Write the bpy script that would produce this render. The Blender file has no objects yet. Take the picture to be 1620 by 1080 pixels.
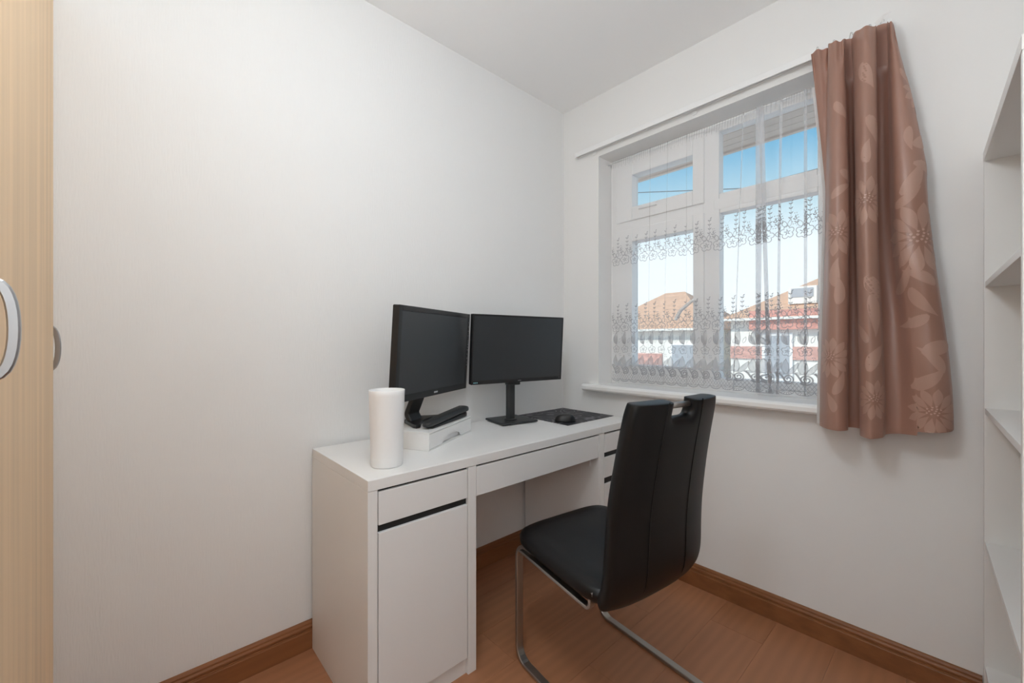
import bpy, bmesh, math, random
from mathutils import Vector, Matrix
random.seed(7)
PI = math.pi
S = bpy.context.scene
C = S.collection

# ------------------------------------------------------------ camera
CAM = (1.674, -1.969, 1.149)
FPX = 656.0
cd = bpy.data.cameras.new('camera'); cam = bpy.data.objects.new('camera', cd); C.objects.link(cam)
cd.sensor_width = 36.0; cd.lens = FPX / 1620 * 36.0; cd.clip_start = 0.01; cd.clip_end = 300
cd.shift_y = 1.0 / 1620
cam.location = CAM
YAW = math.atan2(.7373, .6756)
cam.rotation_euler = (PI / 2, 0, YAW)
S.camera = cam

# ------------------------------------------------------------ world, sun, exposure
S.view_settings.view_transform = 'Standard'; S.view_settings.look = 'None'
S.view_settings.gamma = 1.0; S.view_settings.use_curve_mapping = False
S.view_settings.exposure = 0.06
w = bpy.data.worlds.new('World'); S.world = w; w.use_nodes = True
nt = w.node_tree; nt.nodes.clear()
wo = nt.nodes.new('ShaderNodeOutputWorld'); bg = nt.nodes.new('ShaderNodeBackground')
tc = nt.nodes.new('ShaderNodeTexCoord'); sp = nt.nodes.new('ShaderNodeSeparateXYZ'); rp = nt.nodes.new('ShaderNodeValToRGB')
nt.links.new(tc.outputs['Generated'], sp.inputs[0]); nt.links.new(sp.outputs['Z'], rp.inputs[0])
nt.links.new(rp.outputs[0], bg.inputs[0]); nt.links.new(bg.outputs[0], wo.inputs[0])
e = rp.color_ramp.elements
e[0].position = 0.0; e[0].color = (.90, .96, 1, 1)
e[1].position = 1.0; e[1].color = (.05, .22, .50, 1)
for p, c in ((.20, (.82, .91, .98, 1)), (.275, (.45, .66, .76, 1)), (.38, (.115, .39, .62, 1))):
    k = e.new(p); k.color = c
bg.inputs[1].default_value = 1.30
sd = bpy.data.lights.new('sun', 'SUN'); sun = bpy.data.objects.new('sun', sd); C.objects.link(sun)
sd.energy = 4.0; sd.angle = 0.01; sd.color = (1, .95, .86)
sun.rotation_euler = (math.radians(48), 0, math.radians(-28))
FILL_COL = (.87, .945, 1.0); PENDANT_FILL = 31.0; FLOOR_FILL = 7.0     # strengths of the two added fill globes, out of view
S.cycles.transparent_max_bounces = 48
S.cycles.max_bounces = 14; S.cycles.diffuse_bounces = 8
S.cycles.sample_clamp_indirect = 8.0

# ------------------------------------------------------------ pixel helper: a photograph column read at a known depth
Fx, Fy = -math.sin(YAW), math.cos(YAW)
def col_x(px, Y):
    u = (px - 810) / FPX
    dx = Fx + u * Fy; dy = Fy - u * Fx
    return CAM[0] + dx * (Y - CAM[1]) / dy
def row_z(px, py, Y):
    u = (px - 810) / FPX
    dy = Fy - u * Fx
    return CAM[2] + (541 - py) / FPX * (Y - CAM[1]) / dy

# ------------------------------------------------------------ materials
MATS = {}
def mat(name, col, rough=.5, metal=0, spec=.5, bump=None, var=None, sheen=0, coat=0):
    """bump=(scale xyz, strength, distance), var=(scale xyz, amount, detail)"""
    m = bpy.data.materials.new(name); m.use_nodes = True; MATS[name] = m
    n = m.node_tree.nodes; l = m.node_tree.links; b = n['Principled BSDF']
    b.inputs['Base Color'].default_value = (*col, 1); b.inputs['Roughness'].default_value = rough
    b.inputs['Metallic'].default_value = metal; b.inputs['Specular IOR Level'].default_value = spec
    if coat: b.inputs['Coat Weight'].default_value = coat
    if bump or var:
        t = n.new('ShaderNodeTexCoord')
    if var:
        mp = n.new('ShaderNodeMapping'); mp.inputs['Scale'].default_value = var[0]
        nz = n.new('ShaderNodeTexNoise'); nz.inputs['Scale'].default_value = 1; nz.inputs['Detail'].default_value = var[2] if len(var) > 2 else 4
        r = n.new('ShaderNodeValToRGB'); a = var[1]
        r.color_ramp.elements[0].position = .3; r.color_ramp.elements[1].position = .7
        r.color_ramp.elements[0].color = (*[c * (1 - a) for c in col], 1)
        r.color_ramp.elements[1].color = (*[min(1, c * (1 + a)) for c in col], 1)
        l.new(t.outputs['Object'], mp.inputs[0]); l.new(mp.outputs[0], nz.inputs[0]); l.new(nz.outputs[0], r.inputs[0]); l.new(r.outputs[0], b.inputs['Base Color'])
    if bump:
        mp = n.new('ShaderNodeMapping'); mp.inputs['Scale'].default_value = bump[0]
        nz = n.new('ShaderNodeTexNoise'); nz.inputs['Scale'].default_value = 1; nz.inputs['Detail'].default_value = 3
        bp = n.new('ShaderNodeBump'); bp.inputs['Strength'].default_value = bump[1]; bp.inputs['Distance'].default_value = bump[2]
        l.new(t.outputs['Object'], mp.inputs[0]); l.new(mp.outputs[0], nz.inputs[0]); l.new(nz.outputs[0], bp.inputs['Height']); l.new(bp.outputs[0], b.inputs['Normal'])
    return m

M_wallpaper = mat('wallpaper', (.83, .83, .825), .85, spec=.2, bump=((220, 220, 26), .55, .0016))
M_wall = mat('wall_paint', (.83, .825, .815), .8, spec=.2, bump=((90, 90, 90), .12, .0006))
M_ceil = mat('ceiling_paint', (.93, .93, .93), .9, spec=.1)
M_white = mat('white_laminate', (.80, .79, .775), .42, spec=.4)
M_whiteF = mat('white_front', (.79, .78, .77), .4, spec=.4, bump=((60, 60, 60), .02, .0003))
M_upvc = mat('white_upvc', (.86, .86, .86), .3)
M_sill = mat('white_gloss_paint', (.86, .86, .85), .25)
M_shelf = mat('white_shelf_board', (.82, .815, .80), .5, spec=.3)
M_black_gap = mat('black_recess', (.008, .008, .008), .6)
M_blackpl = mat('black_plastic', (.012, .012, .013), .38)
M_screen = mat('black_screen', (.016, .020, .024), .40, spec=.8)
M_darkpl = mat('dark_grey_plastic', (.022, .024, .026), .42)
M_leather = mat('black_leatherette', (.003, .003, .0034), .42, spec=.36, bump=((380, 380, 380), .06, .0004))
M_steel = mat('brushed_steel', (.42, .41, .395), .34, metal=1, bump=((600, 30, 600), .05, .0003))
M_nickel = mat('satin_nickel', (.46, .46, .47), .34, metal=1)
M_beech = mat('beech_veneer', (.78, .56, .345), .5, spec=.3, var=((38, 38, 1.2), .10, 6), bump=((150, 150, 6), .05, .0004))
M_skirt = mat('brown_skirting', (.25, .100, .039), .4, spec=.4, var=((14, 2, 30), .18, 5))
M_lamp_white = mat('lamp_white', (.8, .8, .8), .5)
M_soffit = mat('soffit_board', (.70, .58, .50), .8, var=((3, 3, 3), .12, 4))
M_brick = mat('house_brick', (.60, .34, .29), .9, var=((4, 4, 9), .2, 5))
M_render = mat('house_render', (.80, .79, .75), .9)
M_tile = mat('roof_tile_orange', (.62, .38, .25), .9, var=((5, 5, 12), .15, 5))
M_tiler = mat('roof_tile_red', (.60, .28, .23), .9, var=((5, 5, 12), .2, 5))
M_hglass = mat('house_window_glass', (.38, .41, .45), .15)
M_leaf = mat('tree_leaf', (.25, .30, .06), .7)
M_bark = mat('bark', (.12, .08, .05), .9)
M_ground = mat('pale_bounce_ground', (.48, .47, .45), .9, var=((1, 1, 1), .1, 4))  # unseen ground, kept pale to bounce sunlight up to the window
M_cable = mat('cable_black', (.02, .02, .02), .6)
M_hook = mat('clear_plastic', (.75, .75, .74), .25)

def plank_mats():
    out = []
    for i in range(4):
        col = [(.375, .168, .084), (.388, .177, .090), (.362, .161, .079), (.382, .172, .086)][i]
        m = mat('laminate_plank_%d' % i, col, .33, spec=.45)
        n = m.node_tree.nodes; l = m.node_tree.links; b = n['Principled BSDF']
        t = n.new('ShaderNodeTexCoord'); mp = n.new('ShaderNodeMapping'); mp.inputs['Scale'].default_value = (22, 2.2, 1); mp.inputs['Location'].default_value = (i * 3.1, i * 1.7, 0)
        nz = n.new('ShaderNodeTexNoise'); nz.inputs['Scale'].default_value = 1; nz.inputs['Detail'].default_value = 6; nz.inputs['Distortion'].default_value = 1.6
        wv = n.new('ShaderNodeTexWave'); wv.bands_direction = 'X'; wv.inputs['Scale'].default_value = .35; wv.inputs['Distortion'].default_value = 9; wv.inputs['Detail'].default_value = 3; wv.inputs['Detail Scale'].default_value = .8
        mx = n.new('ShaderNodeMix'); mx.data_type = 'FLOAT'; mx.inputs[0].default_value = .35
        r = n.new('ShaderNodeValToRGB'); r.color_ramp.elements[0].position = .25; r.color_ramp.elements[1].position = .75
        r.color_ramp.elements[0].color = (*[c * .93 for c in col], 1); r.color_ramp.elements[1].color = (*[c * 1.07 for c in col], 1)
        l.new(t.outputs['Object'], mp.inputs[0]); l.new(mp.outputs[0], nz.inputs[0]); l.new(mp.outputs[0], wv.inputs[0])
        l.new(nz.outputs[0], mx.inputs[2]); l.new(wv.outputs['Fac'], mx.inputs[3]); l.new(mx.outputs[0], r.inputs[0]); l.new(r.outputs[0], b.inputs['Base Color'])
        out.append(m)
    return out
M_planks = plank_mats()

def thin_mat(name, col, opac, trans=.5):
    """woven cloth: an even share of open holes, the threads part diffuse, part translucent"""
    m = bpy.data.materials.new(name); m.use_nodes = True; n = m.node_tree.nodes; l = m.node_tree.links; n.clear()
    o = n.new('ShaderNodeOutputMaterial'); tr = n.new('ShaderNodeBsdfTransparent'); d = n.new('ShaderNodeBsdfDiffuse'); tl = n.new('ShaderNodeBsdfTranslucent')
    d.inputs[0].default_value = (*col, 1); tl.inputs[0].default_value = (*col, 1)
    a = n.new('ShaderNodeMixShader'); a.inputs[0].default_value = trans; b = n.new('ShaderNodeMixShader'); b.inputs[0].default_value = opac
    l.new(d.outputs[0], a.inputs[1]); l.new(tl.outputs[0], a.inputs[2]); l.new(tr.outputs[0], b.inputs[1]); l.new(a.outputs[0], b.inputs[2]); l.new(b.outputs[0], o.inputs[0])
    return m
M_net = thin_mat('white_net', (.84, .84, .85), .17, .45)
M_net2 = thin_mat('woven_leaf_fill', (.58, .58, .60), .50, .25)
M_thread = thin_mat('embroidery_thread', (.42, .42, .44), .85, .2)

def glass_mat():
    m = bpy.data.materials.new('window_glass'); m.use_nodes = True; n = m.node_tree.nodes; l = m.node_tree.links; n.clear()
    o = n.new('ShaderNodeOutputMaterial'); tr = n.new('ShaderNodeBsdfTransparent'); g = n.new('ShaderNodeBsdfGlossy'); g.inputs['Roughness'].default_value = .02
    tr.inputs[0].default_value = (.97, .98, .98, 1)
    b = n.new('ShaderNodeMixShader'); b.inputs[0].default_value = .04
    l.new(tr.outputs[0], b.inputs[1]); l.new(g.outputs[0], b.inputs[2]); l.new(b.outputs[0], o.inputs[0])
    return m
M_glass = glass_mat()

def satin(name, col, rough, sheenw=.3, transl=.12):
    m = bpy.data.materials.new(name); m.use_nodes = True; n = m.node_tree.nodes; l = m.node_tree.links
    b = n['Principled BSDF']; b.inputs['Base Color'].default_value = (*col, 1); b.inputs['Roughness'].default_value = rough
    b.inputs['Sheen Weight'].default_value = sheenw; b.inputs['Sheen Tint'].default_value = (1, .85, .75, 1); b.inputs['Specular IOR Level'].default_value = .6
    b.inputs['Anisotropic'].default_value = .5
    t = n.new('ShaderNodeTexCoord'); mp = n.new('ShaderNodeMapping'); mp.inputs['Scale'].default_value = (9, 9, 4); nz = n.new('ShaderNodeTexNoise'); nz.inputs['Scale'].default_value = 2; nz.inputs['Detail'].default_value = 4; nz.inputs['Distortion'].default_value = .8
    bp = n.new('ShaderNodeBump'); bp.inputs['Strength'].default_value = .35; bp.inputs['Distance'].default_value = .006
    l.new(t.outputs['Object'], mp.inputs[0]); l.new(mp.outputs[0], nz.inputs[0]); l.new(nz.outputs[0], bp.inputs['Height']); l.new(bp.outputs[0], b.inputs['Normal'])
    tl = n.new('ShaderNodeBsdfTranslucent'); tl.inputs[0].default_value = (min(1, col[0] * 1.7), col[1] * 1.1, col[2] * .9, 1)
    mx = n.new('ShaderNodeMixShader'); mx.inputs[0].default_value = transl
    l.new(b.outputs[0], mx.inputs[1]); l.new(tl.outputs[0], mx.inputs[2]); l.new(mx.outputs[0], n['Material Output'].inputs[0])
    return m
M_curt = satin('rose_brown_satin', (.365, .203, .153), .36, .14, .10)
M_motif = satin('woven_motif', (.475, .292, .228), .44, .14, .10)
M_motif2 = satin('woven_motif_pale', (.58, .40, .33), .45, .2, .11)
M_lining = mat('curtain_lining', (.78, .77, .76), .9)

def cup_mat():
    m = mat('frosted_white_plastic', (.86, .86, .86), .35)
    b = m.node_tree.nodes['Principled BSDF']; b.inputs['Subsurface Weight'].default_value = .35; b.inputs['Subsurface Radius'].default_value = (.02, .02, .02)
    return m
M_cup = cup_mat()

def pad_mat():
    m = mat('printed_mousepad', (.02, .02, .024), .55)
    n = m.node_tree.nodes; l = m.node_tree.links; b = n['Principled BSDF']
    t = n.new('ShaderNodeTexCoord'); mp = n.new('ShaderNodeMapping'); mp.inputs['Scale'].default_value = (9, 9, 1)
    nz = n.new('ShaderNodeTexNoise'); nz.inputs['Scale'].default_value = .75; nz.inputs['Detail'].default_value = 0; nz.inputs['Distortion'].default_value = 1.2
    m1_ = n.new('ShaderNodeMath'); m1_.operation = 'MULTIPLY'; m1_.inputs[1].default_value = 34; m2_ = n.new('ShaderNodeMath'); m2_.operation = 'SINE'
    r = n.new('ShaderNodeValToRGB'); r.color_ramp.elements[0].position = .72; r.color_ramp.elements[0].color = (.018, .018, .024, 1); r.color_ramp.elements[1].position = .98; r.color_ramp.elements[1].color = (.20, .19, .205, 1)
    l.new(t.outputs['Object'], mp.inputs[0]); l.new(mp.outputs[0], nz.inputs[0]); l.new(nz.outputs[0], m1_.inputs[0]); l.new(m1_.outputs[0], m2_.inputs[0]); l.new(m2_.outputs[0], r.inputs[0]); l.new(r.outputs[0], b.inputs['Base Color'])
    return m
M_pad = pad_mat()
M_mark = mat('pale_print', (.62, .63, .64), .5)
M_icon = mat('grey_icon_print', (.30, .30, .31), .5)
M_cyan = mat('sticker_print', (.30, .62, .66), .5)

def emit_mat(name, col, st):
    m = bpy.data.materials.new(name); m.use_nodes = True; n = m.node_tree.nodes; l = m.node_tree.links; n.clear()
    o = n.new('ShaderNodeOutputMaterial'); em = n.new('ShaderNodeEmission'); em.inputs[0].default_value = (*col, 1); em.inputs[1].default_value = st
    l.new(em.outputs[0], o.inputs[0]); return m

# ------------------------------------------------------------ mesh helpers
def mesh_obj(name, verts, faces, m, parent=None, smooth=False, loc=None):
    me = bpy.data.meshes.new(name); me.from_pydata([tuple(v) for v in verts], [], faces); me.update()
    if smooth:
        for p in me.polygons: p.use_smooth = True
    me.materials.append(m)
    o = bpy.data.objects.new(name, me); C.objects.link(o)
    if parent: o.parent = parent
    if loc: o.location = loc
    return o
def tag(o, label, cat, group=None):
    o['label'] = label; o['category'] = cat
    if group: o['group'] = group
    return o
def struct(o, label=None):
    o['kind'] = 'structure'
    if label: o['label'] = label
    return o
def empty(name, loc=(0, 0, 0), rz=0, parent=None):
    o = bpy.data.objects.new(name, None); o.empty_display_size = .05; C.objects.link(o)
    o.location = loc; o.rotation_euler = (0, 0, rz)
    if parent: o.parent = parent
    return o
BF = [(0, 3, 2, 1), (4, 5, 6, 7), (0, 1, 5, 4), (1, 2, 6, 5), (2, 3, 7, 6), (3, 0, 4, 7)]
def box_data(x0, x1, y0, y1, z0, z1):
    return [(x0, y0, z0), (x1, y0, z0), (x1, y1, z0), (x0, y1, z0), (x0, y0, z1), (x1, y0, z1), (x1, y1, z1), (x0, y1, z1)]
def boxes(name, bl, m, parent=None, bev=0, seg=2):
    v, f = [], []
    for b in bl:
        k = len(v); v += box_data(*b); f += [tuple(i + k for i in q) for q in BF]
    o = mesh_obj(name, v, f, m, parent)
    if bev: bevel(o, bev, seg)
    return o
def box(name, x0, x1, y0, y1, z0, z1, m, parent=None, bev=0, seg=2):
    return boxes(name, [(x0, x1, y0, y1, z0, z1)], m, parent, bev, seg)
def bevel(o, wd, seg=2):
    md = o.modifiers.new('bevel', 'BEVEL'); md.width = wd; md.segments = seg; md.limit_method = 'ANGLE'; md.angle_limit = math.radians(35)
    for p in o.data.polygons: p.use_smooth = True
    wn = o.modifiers.new('wn', 'WEIGHTED_NORMAL'); wn.keep_sharp = True
def subsurf(o, lv=2):
    md = o.modifiers.new('sub', 'SUBSURF'); md.levels = lv; md.render_levels = lv
def prism(name, prof, axis, a0, a1, m, parent=None, bev=0, smooth=False):
    """extrude closed 2-D profile along axis; prof in the two other axes in order"""
    n = len(prof); v = []
    for a in (a0, a1):
        for p in prof:
            v.append({'x': (a, p[0], p[1]), 'y': (p[0], a, p[1]), 'z': (p[0], p[1], a)}[axis])
    f = [tuple(range(n))[::-1], tuple(range(n, 2 * n))] + [(i, (i + 1) % n, n + (i + 1) % n, n + i) for i in range(n)]
    o = mesh_obj(name, v, f, m, parent)
    fixn(o)
    if bev: bevel(o, bev)
    return o
def fixn(o):
    bm = bmesh.new(); bm.from_mesh(o.data); bmesh.ops.recalc_face_normals(bm, faces=bm.faces); bm.to_mesh(o.data); bm.free()
def lathe(name, prof, m, parent=None, loc=None, seg=40, close=False):
    v, f = [], []
    n = len(prof)
    for i in range(seg):
        a = 2 * PI * i / seg
        for r, z in prof: v.append((r * math.cos(a), r * math.sin(a), z))
    for i in range(seg):
        j = (i + 1) % seg
        for k in range(n - 1 if not close else n):
            k2 = (k + 1) % n
            f.append((i * n + k, j * n + k, j * n + k2, i * n + k2))
    o = mesh_obj(name, v, f, m, parent, True, loc)
    bm = bmesh.new(); bm.from_mesh(o.data); bmesh.ops.remove_doubles(bm, verts=bm.verts, dist=1e-6)
    bmesh.ops.recalc_face_normals(bm, faces=bm.faces); bm.to_mesh(o.data); bm.free()
    for p in o.data.polygons: p.use_smooth = True
    return o
def sweep(name, pts, wd, ht, m, parent=None, side=None, rnd=0, seg=12):
    """sweep a flat bar (wd along `side`, ht across) or a round rod (rnd = radius) along points"""
    pts = [Vector(p) for p in pts]; v, f = [], []
    for i, p in enumerate(pts):
        t = (pts[min(i + 1, len(pts) - 1)] - pts[max(i - 1, 0)]).normalized()
        sdv = Vector(side) if side else (t.cross(Vector((0, 0, 1))) if abs(t.z) < .95 else Vector((1, 0, 0)))
        sdv = (sdv - t * sdv.dot(t)).normalized(); up = sdv.cross(t).normalized()
        if rnd:
            ring = [p + (sdv * math.cos(2 * PI * k / seg) + up * math.sin(2 * PI * k / seg)) * rnd for k in range(seg)]
        else:
            a, b, c = wd / 2, ht / 2, min(wd, ht) * .18
            ring = [p + sdv * x + up * y for x, y in ((-a + c, -b), (a - c, -b), (a, -b + c), (a, b - c), (a - c, b), (-a + c, b), (-a, b - c), (-a, -b + c))]
        v += ring
    n = seg if rnd else 8
    for i in range(len(pts) - 1):
        for k in range(n):
            f.append((i * n + k, i * n + (k + 1) % n, (i + 1) * n + (k + 1) % n, (i + 1) * n + k))
    f += [tuple(range(n)), tuple(range((len(pts) - 1) * n, len(pts) * n))]
    o = mesh_obj(name, v, f, m, parent, bool(rnd)); fixn(o)
    return o
def arc_path(pts, r, n=7):
    """polyline with rounded corners of radius r"""
    pts = [Vector(p) for p in pts]; out = [pts[0]]
    for i in range(1, len(pts) - 1):
        a, b, c = pts[i - 1], pts[i], pts[i + 1]
        d1, d2 = (a - b).normalized(), (c - b).normalized()
        ang = d1.angle(d2); t = r / math.tan(ang / 2)
        p1, p2 = b + d1 * t, b + d2 * t
        ce = b + (d1 + d2).normalized() * (r / math.sin(ang / 2))
        v1, v2 = p1 - ce, p2 - ce
        for k in range(n + 1):
            q = v1.normalized().slerp(v2.normalized(), k / n).normalized() * r
            out.append(ce + q)
    out.append(pts[-1]); return out
def catmull(P, t):
    n = len(P) - 1; x = min(max(t, 0), 1) * n; i = min(int(x), n - 1); u = x - i
    p0, p1, p2, p3 = P[max(i - 1, 0)], P[i], P[i + 1], P[min(i + 2, n)]
    return [.5 * (2 * b + (c - a) * u + (2 * a - 5 * b + 4 * c - d) * u * u + (3 * b - a - 3 * c + d) * u ** 3) for a, b, c, d in zip(p0, p1, p2, p3)]

# ============================================================ room shell
RX, RY, RH = 2.06, -2.75, 2.56           # right wall, wall behind the camera, ceiling height
WX0, WX1, WZ0, WZ1 = .259, 1.345, .90, 2.212   # window opening
WT = .26
fl = struct(box('floor', -.2, RX + .2, RY - .2, WT, -.12, -.008, M_black_gap), 'reddish brown laminate floor of long planks')
pw = .1925
i = 0; x = 0.0; pk = {}
for ci in range(12):
    x0 = ci * pw; x1 = min(x0 + pw, RX)
    if x1 - x0 < .01: continue
    off = [0, .55, .9, .3, .72, .15, 1.02, .42, .83, .22, .63, .95][ci]
    ys = [0] + [-(off + .05) - k * 1.29 for k in range(3)]
    ys = [y for y in ys if y > RY] + [RY]
    for a, b in zip(ys[:-1], ys[1:]):
        o = box('plank', x0 + .0002, x1 - .0002, b + .0002, a - .0002, -.008, 0, M_planks[i % 4], fl, .0004, 1); i += 1 + (ci % 2)
struct(box('ceiling', -.2, RX + .2, RY - .2, WT, RH, RH + .15, M_ceil), 'plain white painted ceiling')
struct(box('wall_left', -.2, 0, RY - .2, 0, 0, RH, M_wallpaper), 'left wall with white vertically ribbed wallpaper')
struct(box('wall_right', RX, RX + .2, RY - .2, 0, 0, RH, M_wall), 'right wall behind the shelf unit')
struct(box('wall_front', 0, RX, RY - .2, RY, 0, RH, M_wall), 'wall behind the viewpoint')
wb = boxes('wall_back', [(-.2, WX0, 0, WT, 0, RH), (WX1, RX + .2, 0, WT, 0, RH), (WX0, WX1, 0, WT, 0, WZ0 - .02), (WX0, WX1, 0, WT, WZ1, RH)], M_wall)
struct(wb, 'white window wall')
# skirting boards: moulded profile (distance from wall, height)
SK = [(0, 0), (.018, 0), (.018, .066), (.0165, .069), (.0165, .072), (.013, .073), (.0145, .078), (.0145, .083), (.0115, .088), (.010, .0885), (.0095, .094), (.006, .100), (0, .102)]
struct(prism('baseboard_left', [(d, z) for d, z in SK], 'y', -2.1, 0, M_skirt), 'brown moulded skirting board under the wallpapered wall')
struct(prism('baseboard_back', [(-d, z) for d, z in SK], 'x', .0, 1.712, M_skirt), 'brown moulded skirting board below the window')

# ============================================================ window
win = empty('window_1', ((WX0 + WX1) / 2, .16, WZ0)); struct(win, 'white double glazed window with two tall panes and two top lights')
wl = Vector(win.location)
def wpart(name, bl, m=M_upvc, bev=.004):
    o = boxes(name, bl, m, win, bev); o.data.transform(Matrix.Translation(-wl)); return o
f0, f1 = .125, .195
MX0, MX1 = .795, .850
wpart('frame', [(WX0, WX0 + .05, f0, f1, WZ0, WZ1), (WX1 - .045, WX1, f0, f1, WZ0, WZ1), (WX0 + .05, WX1 - .045, f0, f1, WZ1 - .032, WZ1), (WX0 + .05, WX1 - .045, f0, f1, WZ0, WZ0 + .045)])
wpart('mullion', [(MX0, MX1, f0, f1, WZ0 + .04, WZ1 - .03)])
wpart('transom', [(WX0 + .045, MX0 + .002, f0, f1, 1.785, 1.845)])
wpart('transom', [(MX1 - .002, WX1 - .04, f0, f1, 1.79, 1.845)])
def sash(name, x0, x1, z0, z1, b, ya, yb):
    return wpart(name, [(x0, x0 + b, ya, yb, z0, z1), (x1 - b, x1, ya, yb, z0, z1), (x0 + b, x1 - b, ya, yb, z0, z0 + b), (x0 + b, x1 - b, ya, yb, z1 - b, z1)])
def pane(x0, x1, z0, z1):
    o = box('pane', x0, x1, .158, .164, z0, z1, M_glass, win); o.data.transform(Matrix.Translation(-wl)); return o
def sash4(x0, x1, z0, z1, gx0, gx1, gz0, gz1, ya=.112, yb=.18):
    wpart('sash', [(x0, gx0, ya, yb, z0, z1), (gx1, x1, ya, yb, z0, z1), (gx0, gx1, ya, yb, z0, gz0), (gx0, gx1, ya, yb, gz1, z1)])
    pane(gx0 - .008, gx1 + .008, gz0 - .008, gz1 + .008)
sash4(.300, .803, 1.838, 2.188, .405, .748, 1.912, 2.092)      # top light
sash4(.300, .803, .935, 1.790, .405, .750, 1.022, 1.716)       # opening casement
sash4(.843, 1.308, 1.838, 2.188, .872, 1.262, 1.868, 2.168, .125)
sash4(.843, 1.308, .935, 1.793, .874, 1.264, .976, 1.772, .125)
# casement handle: curved lever seen through the net, and top-light stay
h = sweep('casement_handle', arc_path([(.765, .108, 1.36), (.765, .085, 1.36), (.70, .085, 1.31), (.672, .085, 1.262)], .012, 5), .02, .012, M_upvc, win); h.data.transform(Matrix.Translation(-wl))
h = wpart('top_light_catch', [(.45, .56, .098, .113, 1.885, 1.902)], M_upvc, .004)
# window sill
prof = [(.20, .872), (-.052, .872), (-.064, .876), (-.070, .884), (-.070, .899), (-.064, .907), (-.052, .911), (.20, .911)]
struct(prism('trim_1', prof, 'x', .19, 1.47, M_sill), 'white gloss window sill with a rounded nose')

# ============================================================ net curtain
NETY = .082
folds = [  # photograph column at z=1.6, drift of x per metre of height, fold width, layers each way, top z
    (1027, .01, .002, 1), (1053, .02, .002, 1), (1086, .0, .002, 1), (1168, .035, .0045, 2), (1196, .00, .021, 3), (1207, -.03, .019, 3),
    (1231, .012, .0115, 2), (1272, .0, .010, 2), (1294, .0, .004, 1)]
def net_knots(z):
    """path of the net seen from above at height z: list of (x, y)"""
    K = [(.292, NETY + .004)]
    xs = .292
    for px, dr, fw, n in folds:
        xf = col_x(px, NETY) + dr * (z - 1.6)
        for k in range(6):
            t = (k + 1) / 7
            x = xs + (xf - xs) * t
            K.append((x, NETY + .004 * math.sin(x * 60 + .9 * z) * math.sin(t * PI)))
        wz = fw * (1 + .18 * math.sin(z * 3 + px))
        for k in range(n):
            K.append((xf, NETY - .0012 * (2 * k)))
            K.append((xf + wz, NETY - .0012 * (2 * k + .5)))
            K.append((xf, NETY - .0012 * (2 * k + 1.0)))
        K.append((xf + wz * .5, NETY + .001)); xs = xf + wz
    for k in range(4): K.append((xs + (1.338 - xs) * (k + 1) / 4, NETY + .003))
    return K
K16 = net_knots(1.5); NS = [0.0]
for a, b in zip(K16[:-1], K16[1:]): NS.append(NS[-1] + math.hypot(a[0] - b[0], a[1] - b[1]))
_kc = {}
def net_pt(s, z, off=.0):
    zq = round(z, 3)
    if zq not in _kc: _kc[zq] = net_knots(zq)
    K = _kc[zq]
    s = min(max(s, 0), NS[-1] - 1e-6)
    lo, hi = 0, len(NS) - 1
    while hi - lo > 1:
        mid = (lo + hi) // 2
        if NS[mid] <= s: lo = mid
        else: hi = mid
    t = (s - NS[lo]) / max(NS[hi] - NS[lo], 1e-9)
    return (K[lo][0] + (K[hi][0] - K[lo][0]) * t, K[lo][1] + (K[hi][1] - K[lo][1]) * t - off, z)
NZ0, NZ1 = .925, 2.192
def hem(s): return NZ0 + .005 - .008 * abs(math.sin(PI * s / .058))
v, f = [], []; rows = 26; ncol = len(NS)
for r in range(rows + 1):
    for c in range(ncol):
        z = NZ0 + (NZ1 - NZ0) * r / rows
        k = net_knots(z)[c]; v.append((k[0], k[1], z))
for r in range(rows):
    for c in range(ncol - 1): f.append((r * ncol + c, r * ncol + c + 1, (r + 1) * ncol + c + 1, (r + 1) * ncol + c))
net = empty('net_curtain', (.8, NETY, NZ0)); tag(net, 'sheer white net curtain with embroidered flowers hanging inside the window', 'net curtain')
def netpart(name, v, f, m):
    o = mesh_obj(name, [(a - .8, b - NETY, c - NZ0) for a, b, c in v], f, m, net, False); return o
netpart('cloth', v, f, M_net)
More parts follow.
